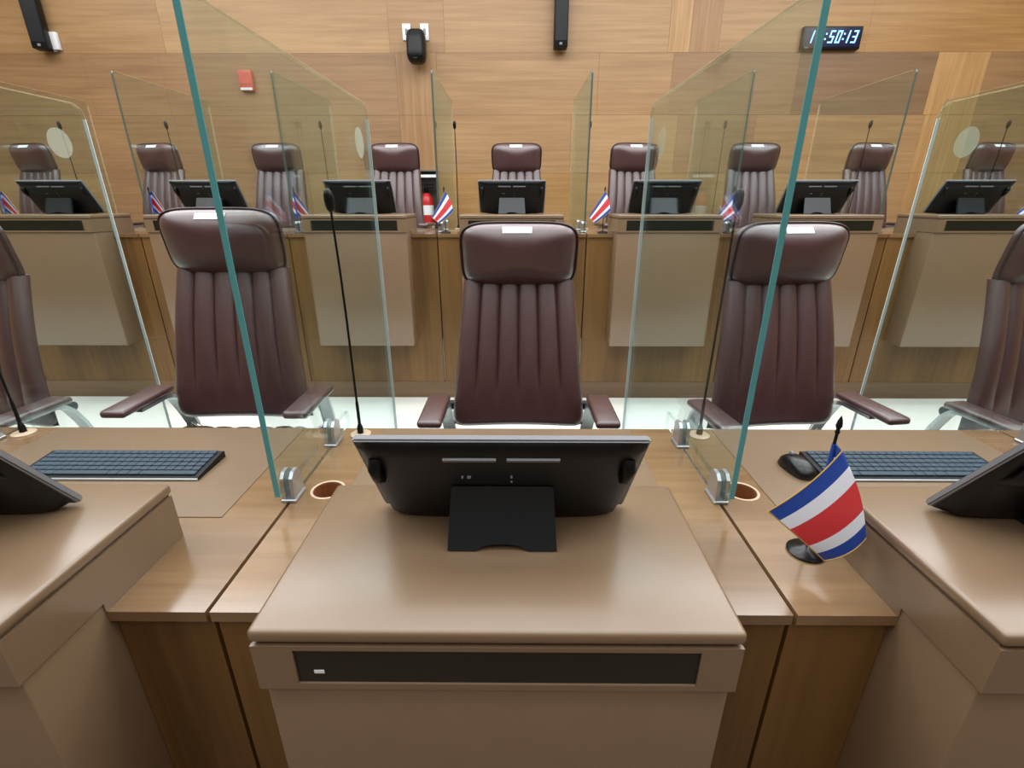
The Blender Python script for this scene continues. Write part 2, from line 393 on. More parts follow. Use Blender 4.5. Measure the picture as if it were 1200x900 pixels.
# ------------------------------------------------------------------ chairs
def make_chair():
    t = thing('office_chair', '', 'chair')
    def env(a, p): return max(0.0, 1 - abs(a) ** p)
    def back_front(u, v):
        s = 2 * u - 1
        z = .596 + .53 * v
        w = .248 - .050 * v
        w *= 1 - .06 * max(0, 1 - v / .10) ** 2
        y = .20 + .115 * v - .018 * math.sin(math.pi * v) - .020 * s * s
        f = (s + 1) * 3; f = f - math.floor(f) if f < 6 else 1.0
        bump = math.sqrt(max(0, 1 - (2 * f - 1) ** 2))
        fade = min(1, max(0, (v - .12) / .35))
        y -= .017 * bump * fade + .013 * (1 - fade) * .85
        y += .030 * (1 - math.sqrt(env(s, 9))) + .022 * (1 - math.sqrt(env(max(0, 1 - v / .5), 9)))
        return (s * w, y, z)
    def back_rear(u, v):
        s = 2 * u - 1
        x, y, z = back_front(u, v)
        return (s * (.248 - .05 * v) * .985, .20 + .115 * v - .018 * math.sin(math.pi * v) - .020 * s * s + .052 - .018 * s * s, z)
    bm = bmesh.new(); grid_solid(bm, 72, 30, back_front, back_rear)
    obj('backrest', bm, M['leather'], t, 60)
    # head cushion: soft box, curved forward at the sides
    bm = bmesh.new()
    hz0, hz1 = 1.098, 1.322
    def soft(u, v, sgn):
        a, b = 2 * u - 1, 2 * v - 1
        p = 5.0
        # squircle mapping of the square to a rounded rectangle
        q = (abs(a) ** p + abs(b) ** p) ** (1 / p) if (a or b) else 0
        mm = max(abs(a), abs(b))
        k = mm / q if q > 0 else 1
        X, Z = a * k, b * k
        dep = math.sqrt(max(0, 1 - mm ** 2.2))
        wid = .204 + .003 * Z
        y = .318 - .018 * Z
        if sgn < 0: y -= .086 * dep + .016 * X * X
        else: y += .020 * dep - .016 * X * X
        return (X * wid, y, (hz0 + hz1) / 2 + Z * (hz1 - hz0) / 2)
    nn = 28
    grid_solid(bm, nn, nn, lambda u, v: soft(u, v, -1), lambda u, v: soft(u, v, 1))
    bmesh.ops.remove_doubles(bm, verts=bm.verts[:], dist=1e-5)
    hd = obj('headrest', bm, M['leather'], t, 70)
    bm = bmesh.new(); pts = []
    for k in range(64):
        a = 2 * math.pi * k / 64; c, s = math.cos(a), math.sin(a); m = max(abs(c), abs(s))
        x, y, z = soft((c / m * .985 + 1) / 2, (s / m * .985 + 1) / 2, -1)
        pts.append((x, y - .001, z))
    add_tube(bm, pts, .0042, 6, closed=True)
    obj('piping', bm, M['leather_piping'], hd, 80)
    # name sticker on the upper front of the cushion
    bm = bmesh.new(); g = []
    for j in range(3):
        row = []
        for i in range(9):
            u = .5 + (-.135 + .24 * i / 8) ; v = .845 + .085 * j / 2
            x, y, z = soft(u, v, -1); row.append(bm.verts.new((x - .0, y - .0022, z + .0008)))
        g.append(row)
    for j in range(2):
        for i in range(8): bm.faces.new((g[j][i], g[j][i + 1], g[j + 1][i + 1], g[j + 1][i]))
    geom = bmesh.ops.extrude_face_region(bm, geom=bm.faces[:]); 
    for e in geom['geom']:
        if isinstance(e, bmesh.types.BMVert): e.co.y += .0018
    obj('paper_sticker', bm, M['paper'], hd, 60, 'white paper sticker')
    # black rear shell and bracket between back and seat
    bm = bmesh.new(); add_prism(bm, [(.236, .645), (.262, .645), (.372, 1.12), (.340, 1.12)], 'x', -.05, .05)
    obj('back_spine', bm, M['black'], t)
    # seat with scalloped channels along its edge
    def seat_top(u, v):
        s = 2 * u - 1; q = 2 * v - 1
        f = (s + 1) * 3.5; f = f - math.floor(f) if f < 7 else 1.0
        bump = math.sqrt(max(0, 1 - (2 * f - 1) ** 2))
        e = math.sqrt(env(s, 10)) * math.sqrt(env(q, 10))
        return (s * .255, -.245 + .455 * v, .51 + .055 * e + .010 * bump * e + .012 * s * s * e)
    bm = bmesh.new(); grid_solid(bm, 56, 14, seat_top, lambda u, v: ((2 * u - 1) * .245, -.235 + .435 * v, .486))
    obj('seat', bm, M['leather'], t, 60)
    obj('seat_pan', box(-.20, .20, -.18, .20, .445, .487, .01), M['black'], t, 50)
    for s in (-1, 1):
        # arm pad, slightly bowed
        bm = bmesh.new()
        add_box(bm, s * .293 - .041, s * .293 + .041, -.025, .225, .690, .716, .011, 3)
        for v in bm.verts: v.co.z += .008 * (1 - ((v.co.y - .1) / .125) ** 2) ; v.co.x += 0
        obj('arm_pad', bm, M['leather'], t, 60)
        # polished flat bar: from under the pad, back and down to the seat
        path = [(s * .283, .06, .684), (s * .281, .18, .684), (s * .279, .215, .676), (s * .277, .240, .650), (s * .274, .270, .59), (s * .270, .292, .53), (s * .265, .280, .475), (s * .23, .22, .440), (s * .19, .17, .438)]
        bm = bmesh.new(); rg = []
        for k, p in enumerate(path):
            p = Vector(p); d = (Vector(path[min(k + 1, len(path) - 1)]) - Vector(path[max(k - 1, 0)])).normalized()
            side_v = Vector((1, 0, 0)); side_v = (side_v - d * side_v.dot(d)).normalized(); nrm = d.cross(side_v)
            hw, ht = .024, .006
            rg.append([bm.verts.new(p + side_v * a * hw + nrm * b * ht) for a, b in ((-1, -1), (1, -1), (1, 1), (-1, 1))])
        for a, b in zip(rg, rg[1:]):
            for k in range(4): bm.faces.new((a[k], a[(k + 1) % 4], b[(k + 1) % 4], b[k]))
        bm.faces.new(rg[0][::-1]); bm.faces.new(rg[-1])
        obj('arm_support', bm, M['steel'], t, 40, 'silver metal arm support')
        bm = bmesh.new(); add_tube(bm, [(s * .232, .262, .655), (s * .27, .262, .655)], .018, 14)
        obj('back_pivot', bm, M['black'], t, 40)
    bm = bmesh.new(); add_tube(bm, [(-.268, .285, .53), (-.2, .27, .495), (0, .26, .485), (.2, .27, .495), (.268, .285, .53)], .010, 8)
    obj('cross_bar', bm, M['chrome'], t, 60)
    bm = bmesh.new(); add_lathe(bm, [(.028, .10), (.028, .30), (.018, .30), (.018, .51)]); obj('gas_column', bm, M['black'], t, 40)
    for k in range(5):
        a = 2 * math.pi * k / 5 + .3; c, s = math.cos(a), math.sin(a)
        bm = bmesh.new(); add_tube(bm, [(c * .02, s * .02, .115), (c * .16, s * .16, .10), (c * .29, s * .29, .075)], [.024, .02, .014], 8)
        lg = obj('base_leg', bm, M['chrome'], t, 50)
        bm = bmesh.new(); add_tube(bm, [(c * .29 - s * .02, s * .29 + c * .02, .03), (c * .29 + s * .02, s * .29 - c * .02, .03)], .030, 14)
        add_tube(bm, [(c * .29, s * .29, .03), (c * .29, s * .29, .08)], .008, 8)
        obj('caster', bm, M['black'], lg, 40)
    return t
chair0 = make_chair()
def lift(root, dz):            # gas spring raised: everything above the column goes up, the base stays on the floor
    for ch in root.children:
        if not ch.name.startswith(('gas_column', 'base_leg')): ch.location.z += dz
    return root
FC = [(0, (.018, 2.19), 0, 'brown leather chair facing the middle front desk'),
      (-1, (-1.52, 2.15), 0, 'taller brown leather chair at the front desk left of the middle, both armrests showing'),
      (1, (1.50, 2.19), 7, 'brown leather chair turned outward at the front desk right of the middle'),
      (-2, (-2.97, 2.14), -8, 'brown leather chair cut by the left edge of the photo, front row'),
      (2, (2.87, 2.14), 8, 'brown leather chair cut by the right edge of the photo, front row')]
FRONTCH = {}
for i, (x, y), rz, lab in FC:
    if i == 0: chair0.location = (x * H, y * H, 0); chair0['label'] = lab; chair0['group'] = 'chairs of the front row'
    else: FRONTCH[i] = dup(chair0, (x * H, y * H, 0), R(rz), lab, 'chairs of the front row')
for i, dz in ((-1, .045), (-2, .02), (2, .01)): lift(FRONTCH[i], dz)
CB = [(-4, 37, -12), (-3, 186, -14), (-2, 325, -4), (-1, 463, -6), (0, 605, 0), (1, 742, 10), (2, 881, 3), (3, 1015, 12), (4, 1155, 12)]
for i, px, rz in CB:
    p = at(px, 187, 6.62)
    a = R(rz)
    lift_ = dup(chair0, (p.x + math.sin(a) * .30, p.y - .30 * math.cos(a), TIER), a, 'brown leather chair ' + side(i, 'chair'), 'chairs of the raised back row'); lift(lift_, .055)

# ------------------------------------------------------------------ monitors
def make_monitor():
    """origin: on the block top under the stand's front foot; screen faces away (+Y) and leans towards the lens"""
    t = thing('desk_monitor', '', 'monitor')
    w = .335 * H
    top = Vector((0, -.015 * H, .312 * H)); bot = Vector((0, .175 * H, .012 * H))
    up = (top - bot); Lh = up.length; up.normalize(); nr = Vector((1, 0, 0)).cross(up)    # towards the screen side or the lens
    if nr.y > 0: nr = -nr                                                              # nr points to the lens
    def pt(x, v, d): return bot + up * (v * Lh) + nr * d + Vector((x, 0, 0))
    bm = bmesh.new()
    # thin display slab
    A = [(-w, 0), (w, 0), (w, 1), (-w, 1)]
    f = [bm.verts.new(pt(x, v, .004)) for x, v in A]; b = [bm.verts.new(pt(x, v, -.008)) for x, v in A]
    bm.faces.new(f); bm.faces.new(b[::-1])
    for i in range(4): bm.faces.new((f[i], f[(i + 1) % 4], b[(i + 1) % 4], b[i]))
    bmesh.ops.bevel(bm, geom=bm.edges[:], offset=.003, segments=2, affect='EDGES')
    obj('display', bm, M['grey_plastic'], t, 40, 'grey rimmed display slab')
    obj_s = bmesh.new()
    f = [obj_s.verts.new(pt(x * .985, .02 + v * .96, -.0085)) for x, v in A]; b = [obj_s.verts.new(pt(x * .985, .02 + v * .96, -.0075)) for x, v in A]
    obj_s.faces.new(f); obj_s.faces.new(b[::-1])
    for i in range(4): obj_s.faces.new((f[i], f[(i + 1) % 4], b[(i + 1) % 4], b[i]))
    obj('screen', obj_s, M['black_gloss'], t)
    bm = bmesh.new()                                    # rear housing, swelling towards its lower middle
    def hous(u, v, k):
        a = 2 * u - 1
        ex = (1 - abs(a) ** 8) ** .5 if abs(a) < 1 else 0
        ey = max(0, (1 - abs(2 * v - 1) ** 10)) ** .5
        d = (.010 + .022 * (1 - v)) * ex * ey
        vv = .0 + v * .985 - .03 * (1 - v) * (1 - a * a)
        x = a * w * (.985 - .03 * (1 - v) ** 2)
        return pt(x, vv, .004 + (d if k else -.004))
    grid_solid(bm, 32, 16, lambda u, v: hous(u, v, 1), lambda u, v: hous(u, v, 0))
    hs = obj('rear_housing', bm, M['black'], t, 60)
    for s in (-1, 1):
        bm = bmesh.new()
        a = pt(s * w * .88, .80, .012); add_tube(bm, [a, a + nr * .012 - up * .004, a + nr * .014 - up * .030, a - up * .062], [.011, .0105, .009, .007], 12)
        obj('corner_foot', bm, M['black'], hs, 60)
        bm = bmesh.new(); a = pt(s * .048, .86, .0175)
        vs = [(-.040, -.003), (.040, -.003), (.040, .003), (-.040, .003)]
        f = [bm.verts.new(a + Vector((x, 0, 0)) + up * q + nr * .0022) for x, q in vs]; b = [bm.verts.new(a + Vector((x, 0, 0)) + up * q - nr * .004) for x, q in vs]
        bm.faces.new(f); bm.faces.new(b[::-1])
        for i in range(4): bm.faces.new((f[i], f[(i + 1) % 4], b[(i + 1) % 4], b[i]))
        obj('vent_slot', bm, M['grey_plastic'], hs, label='pale vent slot')
    bm = bmesh.new()                                   # small printed marks under the slots
    random.seed(3)
    for (x, v) in [(-.062, .66), (-.053, .66), (-.050, .66), (.015, .665), (.015, .60), (-.055, .50), (-.035, .50), (-.030, .495), (-.024, .50), (-.018, .50), (-.012, .495), (.006, .50), (.012, .50), (.034, .50)]:
        a = Vector(pt(x, v, .0245 + .002 * (.6 - v)))
        vs = [(-.0015, -.0008), (.0015, -.0008), (.0015, .0008), (-.0015, .0008)]
        f = [bm.verts.new(a + Vector((q, 0, 0)) + up * e + nr * .001) for q, e in vs]; b = [bm.verts.new(a + Vector((q, 0, 0)) + up * e - nr * .006) for q, e in vs]
        bm.faces.new(f); bm.faces.new(b[::-1])
        for i in range(4): bm.faces.new((f[i], f[(i + 1) % 4], b[(i + 1) % 4], b[i]))
    obj('printed_marks', bm, M['grey_plastic'], hs)['kind'] = 'stuff'
    bm = bmesh.new(); a = pt(w * .72, .035, .013)
    vs = [(-.017, -.0025), (.017, -.0025), (.017, .0025), (-.017, .0025)]
    f = [bm.verts.new(a + Vector((x, 0, 0)) + up * q + nr * .010) for x, q in vs]; b = [bm.verts.new(a + Vector((x, 0, 0)) + up * q - nr * .003) for x, q in vs]
    bm.faces.new(f); bm.faces.new(b[::-1])
    for i in range(4): bm.faces.new((f[i], f[(i + 1) % 4], b[(i + 1) % 4], b[i]))
    obj('rating_label', bm, M['yellow'], hs, label='yellow rating label')
    # leaning stand plate with the notch in its lower edge
    bm = bmesh.new()
    hi = pt(0, .52, .022); lo = Vector((0, -.004, .0))
    def sp(x, v, d):
        q = lo.lerp(hi, v); n2 = Vector((0, -(hi.z - lo.z), (hi.y - lo.y))).normalized(); return q + n2 * d + Vector((x, 0, 0))
    wb, wt = .135 * H, .126 * H
    prof = [(-wb, 0), (-.042, 0), (-.030, .07), (-.012, .10), (.012, .10), (.030, .07), (.042, 0), (wb, 0), (wt, .97), (wt * .96, 1.0), (-wt * .96, 1.0), (-wt, .97)]
    f = [bm.verts.new(sp(x, v, .006)) for x, v in prof]; b = [bm.verts.new(sp(x, v, -.006)) for x, v in prof]
    bm.faces.new(f); bm.faces.new(b[::-1])
    for i in range(len(prof)): bm.faces.new((f[i], f[(i + 1) % len(prof)], b[(i + 1) % len(prof)], b[i]))
    for v in bm.verts: v.co.z = max(v.co.z, 0.0)
    obj('stand', bm, M['monitor_stand'], t, label='charcoal stand plate')
    obj('stand_base', box(-wb * .96, wb * .96, .004, .10, 0, .006, .002), M['monitor_stand'], t)
    return t
mon0 = make_monitor()
YM = .972
for i in (0, -1, 1):
    loc = (X0 + i * P + (.006 * H if i == 0 else 0), YM * H, 1.311 * H)
    lab = {0: 'black touch monitor seen from behind on the middle front desk', -1: 'black monitor corner at the left edge on the front desk', 1: 'black monitor corner at the right edge on the front desk'}[i]
    if i == 0: mon0.location = loc; mon0['label'] = lab; mon0['group'] = 'monitors of the front row'
    else: dup(mon0, loc, 0, lab, 'monitors of the front row')
for i in range(-3, 4):
    dup(mon0, (X0 + i * P, YM * H + OFF, TIER + 1.311 * H), R(random.uniform(-1, 1)), 'black monitor seen from behind, ' + side(i, 'monitor'), 'monitors of the raised back row')

# ------------------------------------------------------------------ glass screens between the desks
GY0, GY1 = 1.37, 2.91
def outline(ys):
    zt_, zb_, zl = 2.60, 1.185, .22
    pts = [(GY0, zb_)]
    r = .035
    pts += [(GY0, zt_ - r)]
    for k in range(1, 6): a = math.pi - k * math.pi / 10; pts.append((GY0 + r + r * math.cos(a), zt_ - r + r * math.sin(a)))
    r = .07
    n_front = len(pts)
    for k in range(0, 7): a = math.pi / 2 - k * math.pi / 12; pts.append((GY1 - r + r * math.cos(a), zt_ - r + r * math.sin(a)))
    n_top = len(pts)
    pts += [(GY1, zl), (ys, zl), (ys, zb_)]
    return [(y - GY0, z) for y, z in pts], n_front, n_top
def make_glass(sticker=True, front='edge_teal', rear='edge_lit', ys=2.075):
    t = thing('glass_screen', '', 'glass screen')
    pts, nf, nt_ = outline(ys); n = len(pts); e = .0022 / H
    # inset outline
    ins = []
    for i in range(n):
        p0, p1, p2 = Vector(pts[i - 1]), Vector(pts[i]), Vector(pts[(i + 1) % n])
        d1 = (p1 - p0).normalized(); d2 = (p2 - p1).normalized()
        n1 = Vector((d1.y, -d1.x)); n2 = Vector((d2.y, -d2.x)); b = (n1 + n2); b = b / max(.3, b.dot(b)) * 2
        ins.append(p1 + b * e)
    th = .0058
    bm = bmesh.new(); add_prism(bm, [(p.x * H, p.y * H) for p in ins], 'x', -th, th)
    bmesh.ops.triangulate(bm, faces=[f for f in bm.faces if len(f.verts) > 4])
    obj('pane', bm, M['glass'], t)
    def band(name, ids, mat, lab):
        bm = bmesh.new(); rg = []
        for i in ids:
            o_, q = Vector(pts[i % n]), ins[i % n]
            rg.append([bm.verts.new(c) for c in ((-th, o_.x * H, o_.y * H), (th, o_.x * H, o_.y * H), (th, q.x * H, q.y * H), (-th, q.x * H, q.y * H))])
        for a, b in zip(rg, rg[1:]):
            for k in range(4): bm.faces.new((a[k], a[(k + 1) % 4], b[(k + 1) % 4], b[k]))
        bm.faces.new(rg[0][::-1]); bm.faces.new(rg[-1])
        obj(name, bm, mat, t, label=lab)
    band('front_edge', list(range(0, nf)), M[front], 'tinted front edge of the glass')
    band('top_edge', list(range(nf - 1, nt_)), M['edge_beige'], 'pale polished top edge')
    band('rear_edge', [nt_ - 1, nt_], M[rear], 'rear edge of the glass, caught light painted pale')
    band('lower_edge', list(range(nt_, n + 1)), M['glass'], None)
    for yc in (1.475 - GY0, 1.885 - GY0):
        bm = bmesh.new()
        for s in (-1, 1):
            a = (s * .0062, s * .0145)
            add_prism(bm, [(yc * H - .027, 1.1205 * H), (yc * H + .027, 1.1205 * H), (yc * H + .023, 1.1205 * H + .060), (yc * H + .010, 1.1205 * H + .072), (yc * H - .010, 1.1205 * H + .072), (yc * H - .023, 1.1205 * H + .060)], 'x', min(a), max(a))
        add_box(bm, -.018, .018, yc * H - .029, yc * H + .029, 1.1205 * H, 1.1205 * H + .008, .002, 1)
        obj('clamp', bm, M['steel'], t, label='silver glass clamp')
    if sticker:
        bm = bmesh.new(); add_disc_x(bm, .0062, (2.70 - GY0) * H, 2.395 * H, .046)
        obj('round_sticker', bm, M['round_sticker'], t, label='pale round sticker')
    return t
def add_disc_x(bm, x, y, z, r, n=32):
    add_prism(bm, [(y + r * math.cos(2 * math.pi * k / n), z + r * math.sin(2 * math.pi * k / n)) for k in range(n)], 'x', x, x + .0006)
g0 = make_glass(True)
GLAB = {0: 'large clear glass screen with teal edge, left of the middle front desk', 1: 'large clear glass screen with teal edge, right of the middle front desk',
        -1: 'clear glass screen with rounded corner at the left, behind the front desks', 2: 'clear glass screen with rounded corner at the right, behind the front desks'}
for k in (0, 1, -1, 2):
    loc = (X0 + (k - .5) * P, GY0 * H, 0)
    if k == 0: g0.location = loc; g0['label'] = GLAB[0]; g0['group'] = 'glass screens of the front row'
    else: dup(g0, loc, 0, GLAB[k], 'glass screens of the front row')
g1 = make_glass(False, 'edge_dark', 'edge_beige', 2.29)
first = True
for k in range(-3, 5):
    loc = (X0 + (k - .5) * P, GY0 * H + 3.93 * H, TIER)
    m = k if k <= 0 else k - 1
    nn = abs(m) + 1 if k <= 0 else m + 1
    lab = 'thin glass screen, %s to the %s of the middle desk in the raised back row' % (['first', 'second', 'third', 'fourth'][nn - 1], 'left' if k <= 0 else 'right')
    if first: g1.location = loc; g1['label'] = lab; g1['group'] = 'glass screens of the raised back row'; first = False
    else: dup(g1, loc, 0, lab, 'glass screens of the raised back row')

# ------------------------------------------------------------------ microphones
def make_mic(zt_):
    t = thing('gooseneck_microphone', '', 'microphone')
    bm = bmesh.new(); add_lathe(bm, [(.030, 0), (.030, .003), (.027, .005), (.010, .006)]); obj('base_plate', bm, M['ring'], t, 40, 'cream round base plate')
    bm = bmesh.new(); add_lathe(bm, [(.009, .005), (.009, .022), (.0055, .034), (.0045, .036)]); obj('socket', bm, M['black'], t, 40)
    bm = bmesh.new(); add_tube(bm, [(0, 0, .03), (0, 0, .10), (0, 0, .112), (.001, -.002, .2), (.002, -.004, .35), (.002, -.008, .48), (.0, -.014, zt_ - .05)], [.0048, .0048, .0034, .0034, .0034, .0032, .003], 8); obj('gooseneck', bm, M['black'], t, 60)
    bm = bmesh.new()
    add_lathe(bm, [(.003, -.012), (.0085, -.006), (.0115, .004), (.0125, .016), (.0115, .030), (.008, .040), (.003, .044)], (0, 0, 0), 16)
    bmesh.ops.transform(bm, matrix=Matrix.Translation((0, -.014, zt_ - .045)) @ Matrix.Rotation(R(8), 4, 'X'), verts=bm.verts[:])
    obj('capsule', bm, M['black'], t, 60, 'black foam capsule')
    return t
mic0 = make_mic(1.045 * H)
mic1 = make_mic(1.15 * H)
MY = 1.965
ML = {0: 'black gooseneck microphone rising behind the middle monitor', 1: 'black gooseneck microphone beside the right large glass screen', -1: 'black gooseneck microphone stem at the left edge of the photo'}
for i, px in ((0, 423), (1, 819), (-1, 25)):
    p = at(px, 510, MY); p.z = 1.1245 * H if False else 1.1205 * H
    if i == 0: mic0.location = p; mic0['label'] = ML[0]; mic0['group'] = 'microphones of the front row'
    else: dup(mic0, p, 0, ML[i], 'microphones of the front row')
mic_px = [(-3, 72, 152, 8), (-2, 197, 152, 6), (-1, 377, 152, 0), (0, 533, 150, 0), (1, 690, 152, 0), (2, 846, 155, 0), (3, 1013, 153, -4), (4, 1171, 154, -4)]
for i, px, py, lean in mic_px:
    p = at(px, 160, 6.05)
    ml = {-3: 'first microphone from the left', -2: 'second microphone from the left', -1: 'third microphone from the left', 0: 'fourth microphone from the left, beside the middle monitor', 1: 'fourth microphone from the right', 2: 'third microphone from the right', 3: 'second microphone from the right', 4: 'first microphone from the right'}[i]
    loc = (p.x, p.y, TIER + 1.1205 * H); lab = 'slim black gooseneck, ' + ml + ', back row'
    if i == -3: mic1.location = loc; mic1['label'] = lab; mic1['group'] = 'microphones of the raised back row'
    else: dup(mic1, loc, 0, lab, 'microphones of the raised back row')

# ------------------------------------------------------------------ flags
def make_flag(steep=False):
    """origin at the base on the table; pole vertical"""
    t = thing('table_flag', '', 'flag')
    base = at(943, 645, 1.19); base.z = 1.1205 * H
    bm = bmesh.new(); add_lathe(bm, [(.034, 0), (.0345, .004), (.030, .009), (.012, .012), (.006, .016)], n=28)
    obj('base', bm, M['black_gloss'], t, 40, 'round black base')
    ph = .284
    bm = bmesh.new(); add_tube(bm, [(0, 0, .01), (0, 0, ph - .02)], .0028, 8); obj('pole', bm, M['black'], t, 60)
    bm = bmesh.new(); add_lathe(bm, [(.0028, ph - .022), (.0045, ph - .018), (.0028, ph - .013), (.0055, ph - .006), (.0042, ph + .004), (.0006, ph + .014)], n=12); obj('finial', bm, M['black'], t, 60)
    A = at(986, 527, 1.115) - base; B = at(900, 598, 1.04) - base; Cc = at(965, 655, 1.055) - base; D = at(1014, 628, 1.085) - base
    if steep:
        A = Vector((.012, -.020, .268)); B = A + Vector((-.097, -.030, -.164)); D = A + Vector((.048, 0, -.127)); Cc = A + Vector((-.048, -.030, -.205))
    P0 = Vector((.004, -.002, ph - .044)); P1 = Vector((.004, -.002, ph - .044 - .146))
    def cloth(u, v):
        h = P0.lerp(P1, v); f = A.lerp(D, v); e = B.lerp(Cc, v)
        f = f + (Vector((.010, .0, 0)) * math.sin(math.pi * v))
        e = e + Vector((.002, -.004, 0)) * math.sin(math.pi * v)
        if u < .22:
            k = u / .22
            m_ = (h + f) / 2 + Vector((.004, .018, 0))
            return (h * (1 - k) ** 2 + m_ * 2 * k * (1 - k) + f * k * k)
        k = (u - .22) / .78
        c1 = f.lerp(e, .22) + Vector((.004, -.012, -.006)); 
        m_ = f.lerp(e, .5) + Vector((.006, -.012, -.004 - .004 * v))
        return f * (1 - k) ** 2 + m_ * 2 * k * (1 - k) + e * k * k
    nu, nv = 36, 24
    bm = bmesh.new(); Fv = [[bm.verts.new(cloth(i / nu, j / nv)) for i in range(nu + 1)] for j in range(nv + 1)]
    idx = lambda j: 0 if j < 4 else 1 if j < 8 else 2 if j < 16 else 1 if j < 20 else 0
    for j in range(nv):
        for i in range(nu):
            f = bm.faces.new((Fv[j][i], Fv[j][i + 1], Fv[j + 1][i + 1], Fv[j + 1][i])); f.material_index = idx(j)
    bmesh.ops.recalc_face_normals(bm, faces=bm.faces[:])
    bm.normal_update()
    g = bmesh.ops.solidify(bm, geom=bm.faces[:], thickness=.0008)
    obj('cloth', bm, [M['flag_blue'], M['flag_white'], M['flag_red']], t, 60, 'blue, white and red striped cloth')
    bm = bmesh.new()
    for c, (e0, e1) in (('t', (0, 0)), ('b', (0, 1))):
        add_tube(bm, [cloth(.22 + .78 * i / 20, e1) if True else 0 for i in range(21)], .0012, 6)
    add_tube(bm, [cloth(1.0, j / 12) for j in range(13)], .0012, 6)
    obj('fringe', bm, M['gold'], t, 60, 'gold edging')
    bm = bmesh.new(); add_tube(bm, [(.001, 0, ph - .042), (.001, 0, ph - .19)], .0045, 8); obj('sleeve', bm, M['flag_blue'], t, 60)
    t.location = base
    return t
flag0 = make_flag(); flag0['label'] = 'small blue, white and red striped table flag on the right front desk'; flag0['group'] = 'striped table flags'
flag1 = make_flag(True); flag1_used = False
for px, py, rz, lab in ((350, 270, 155, 'small striped flag beside the second monitor left of the middle, above the left chair'),
                        (522, 268, 0, 'small striped flag left of the middle back desk, beside a fire extinguisher'),
                        (706, 268, -38, 'small striped flag right of the middle back desk, hanging steeply'),
                        (183, 268, 140, 'small striped flag half hidden behind the left front chair headrest'),
                        (853, 268, -35, 'small striped flag behind the microphone at the right front chair'),
                        (9, 268, 150, 'small striped flag cut by the left edge of the photo'),
                        (1196, 268, -40, 'small striped flag cut by the right edge of the photo')):
    p = at(px, py, 5.28); p.z = TIER + 1.1205 * H
    if not flag1_used: flag1.location = p; flag1.rotation_euler.z = R(rz); flag1['label'] = lab; flag1['group'] = 'striped table flags'; flag1_used = True
    else: dup(flag1, p, R(rz), lab, 'striped table flags')

# ------------------------------------------------------------------ keyboards and mice
def make_keyboard():
    t = thing('keyboard', '', 'keyboard')
    w, d = .355 * H, .092 * H
    bm = bmesh.new(); add_prism(bm, [(-d, 0), (d, 0), (d, .016), (d - .004, .019), (-d + .004, .009), (-d, .006)], 'x', -w, w)
    obj('tray', bm, M['black'], t)
    bm = bmesh.new(); add_box(bm, -w, w, -d - .004, -d + .0005, 0, .0065, .0015, 1)
    obj('front_lip', bm, M['steel'], t, label='silver front lip')
    me = None
    for r in range(6):
        y = -d + .016 + r * .0182; z = .0093 + .010 * (y + d) / (2 * d)
        n = [8, 20, 20, 20, 20, 21][r]; x = -w + .012; tot = 2 * w - .024
        ws = [1.0] * n
        if r == 0: ws = [1.3, 1.2, 1.2, 6.2, 1.2, 1.2, 1.3, 6.5]
        sm = sum(ws)
        for q in ws:
            kw = tot * q / sm
            key = round(kw, 5)
            if key not in KEYS:
                o = obj('key', box(-kw / 2 + .0011, kw / 2 - .0011, -.0078, .0078, 0, .0042, .0009, 1), M['keycap_blue_lit'], t); KEYS[key] = o.data
            else:
                o = bpy.data.objects.new('key', KEYS[key]); C.objects.link(o); o.parent = t
            o.location = (x + kw / 2, y, z - .0005); x += kw
    return t
KEYS = {}
kb = make_keyboard()
YK = 1.662
kb.location = ((-1.562) * H, YK * H, 1.1238 * H); kb['label'] = 'black keyboard on the left front desk behind the monitor corner'; kb['group'] = 'keyboards'
dup(kb, (1.535 * H, 1.675 * H, 1.1238 * H), 0, 'black keyboard on the right front desk behind the striped flag', 'keyboards')
def make_mouse():
    t = thing('computer_mouse', '', 'mouse')
    def topf(u, v):
        a, b = 2 * u - 1, 2 * v - 1
        p = 3.; q = (abs(a) ** p + abs(b) ** p) ** (1 / p) if (a or b) else 0; m = max(abs(a), abs(b)); k = m / q if q else 1
        X, Y = a * k, b * k
        hgt = .034 * math.sqrt(max(0, 1 - m ** 3)) * (1 - .28 * (Y - .1) ** 2)
        return (X * .030 * (1 - .08 * Y), Y * .052, .004 + hgt)
    bm = bmesh.new(); grid_solid(bm, 18, 22, topf, lambda u, v: (topf(u, v)[0] * .96, topf(u, v)[1] * .97, 0)); bmesh.ops.remove_doubles(bm, verts=bm.verts[:], dist=1e-6)
    b = obj('shell', bm, M['black_gloss'], t, 60)
    bm = bmesh.new(); add_tube(bm, [(-.0035, .026, .0355), (.0035, .026, .0355)], .006, 12); obj('scroll_wheel', bm, M['grey_plastic'], t, 40)
    return t
ms = make_mouse(); p = at(932, 551, 1.66); p.z = 1.124 * H; ms.location = p; ms.rotation_euler = (0, 0, R(12))
ms['label'] = 'black mouse left of the keyboard on the right front desk'

# ------------------------------------------------------------------ things on the back wall
def wp(px, py, d=0.0):
    v = at(px, py, 8.0 - d / H); return v
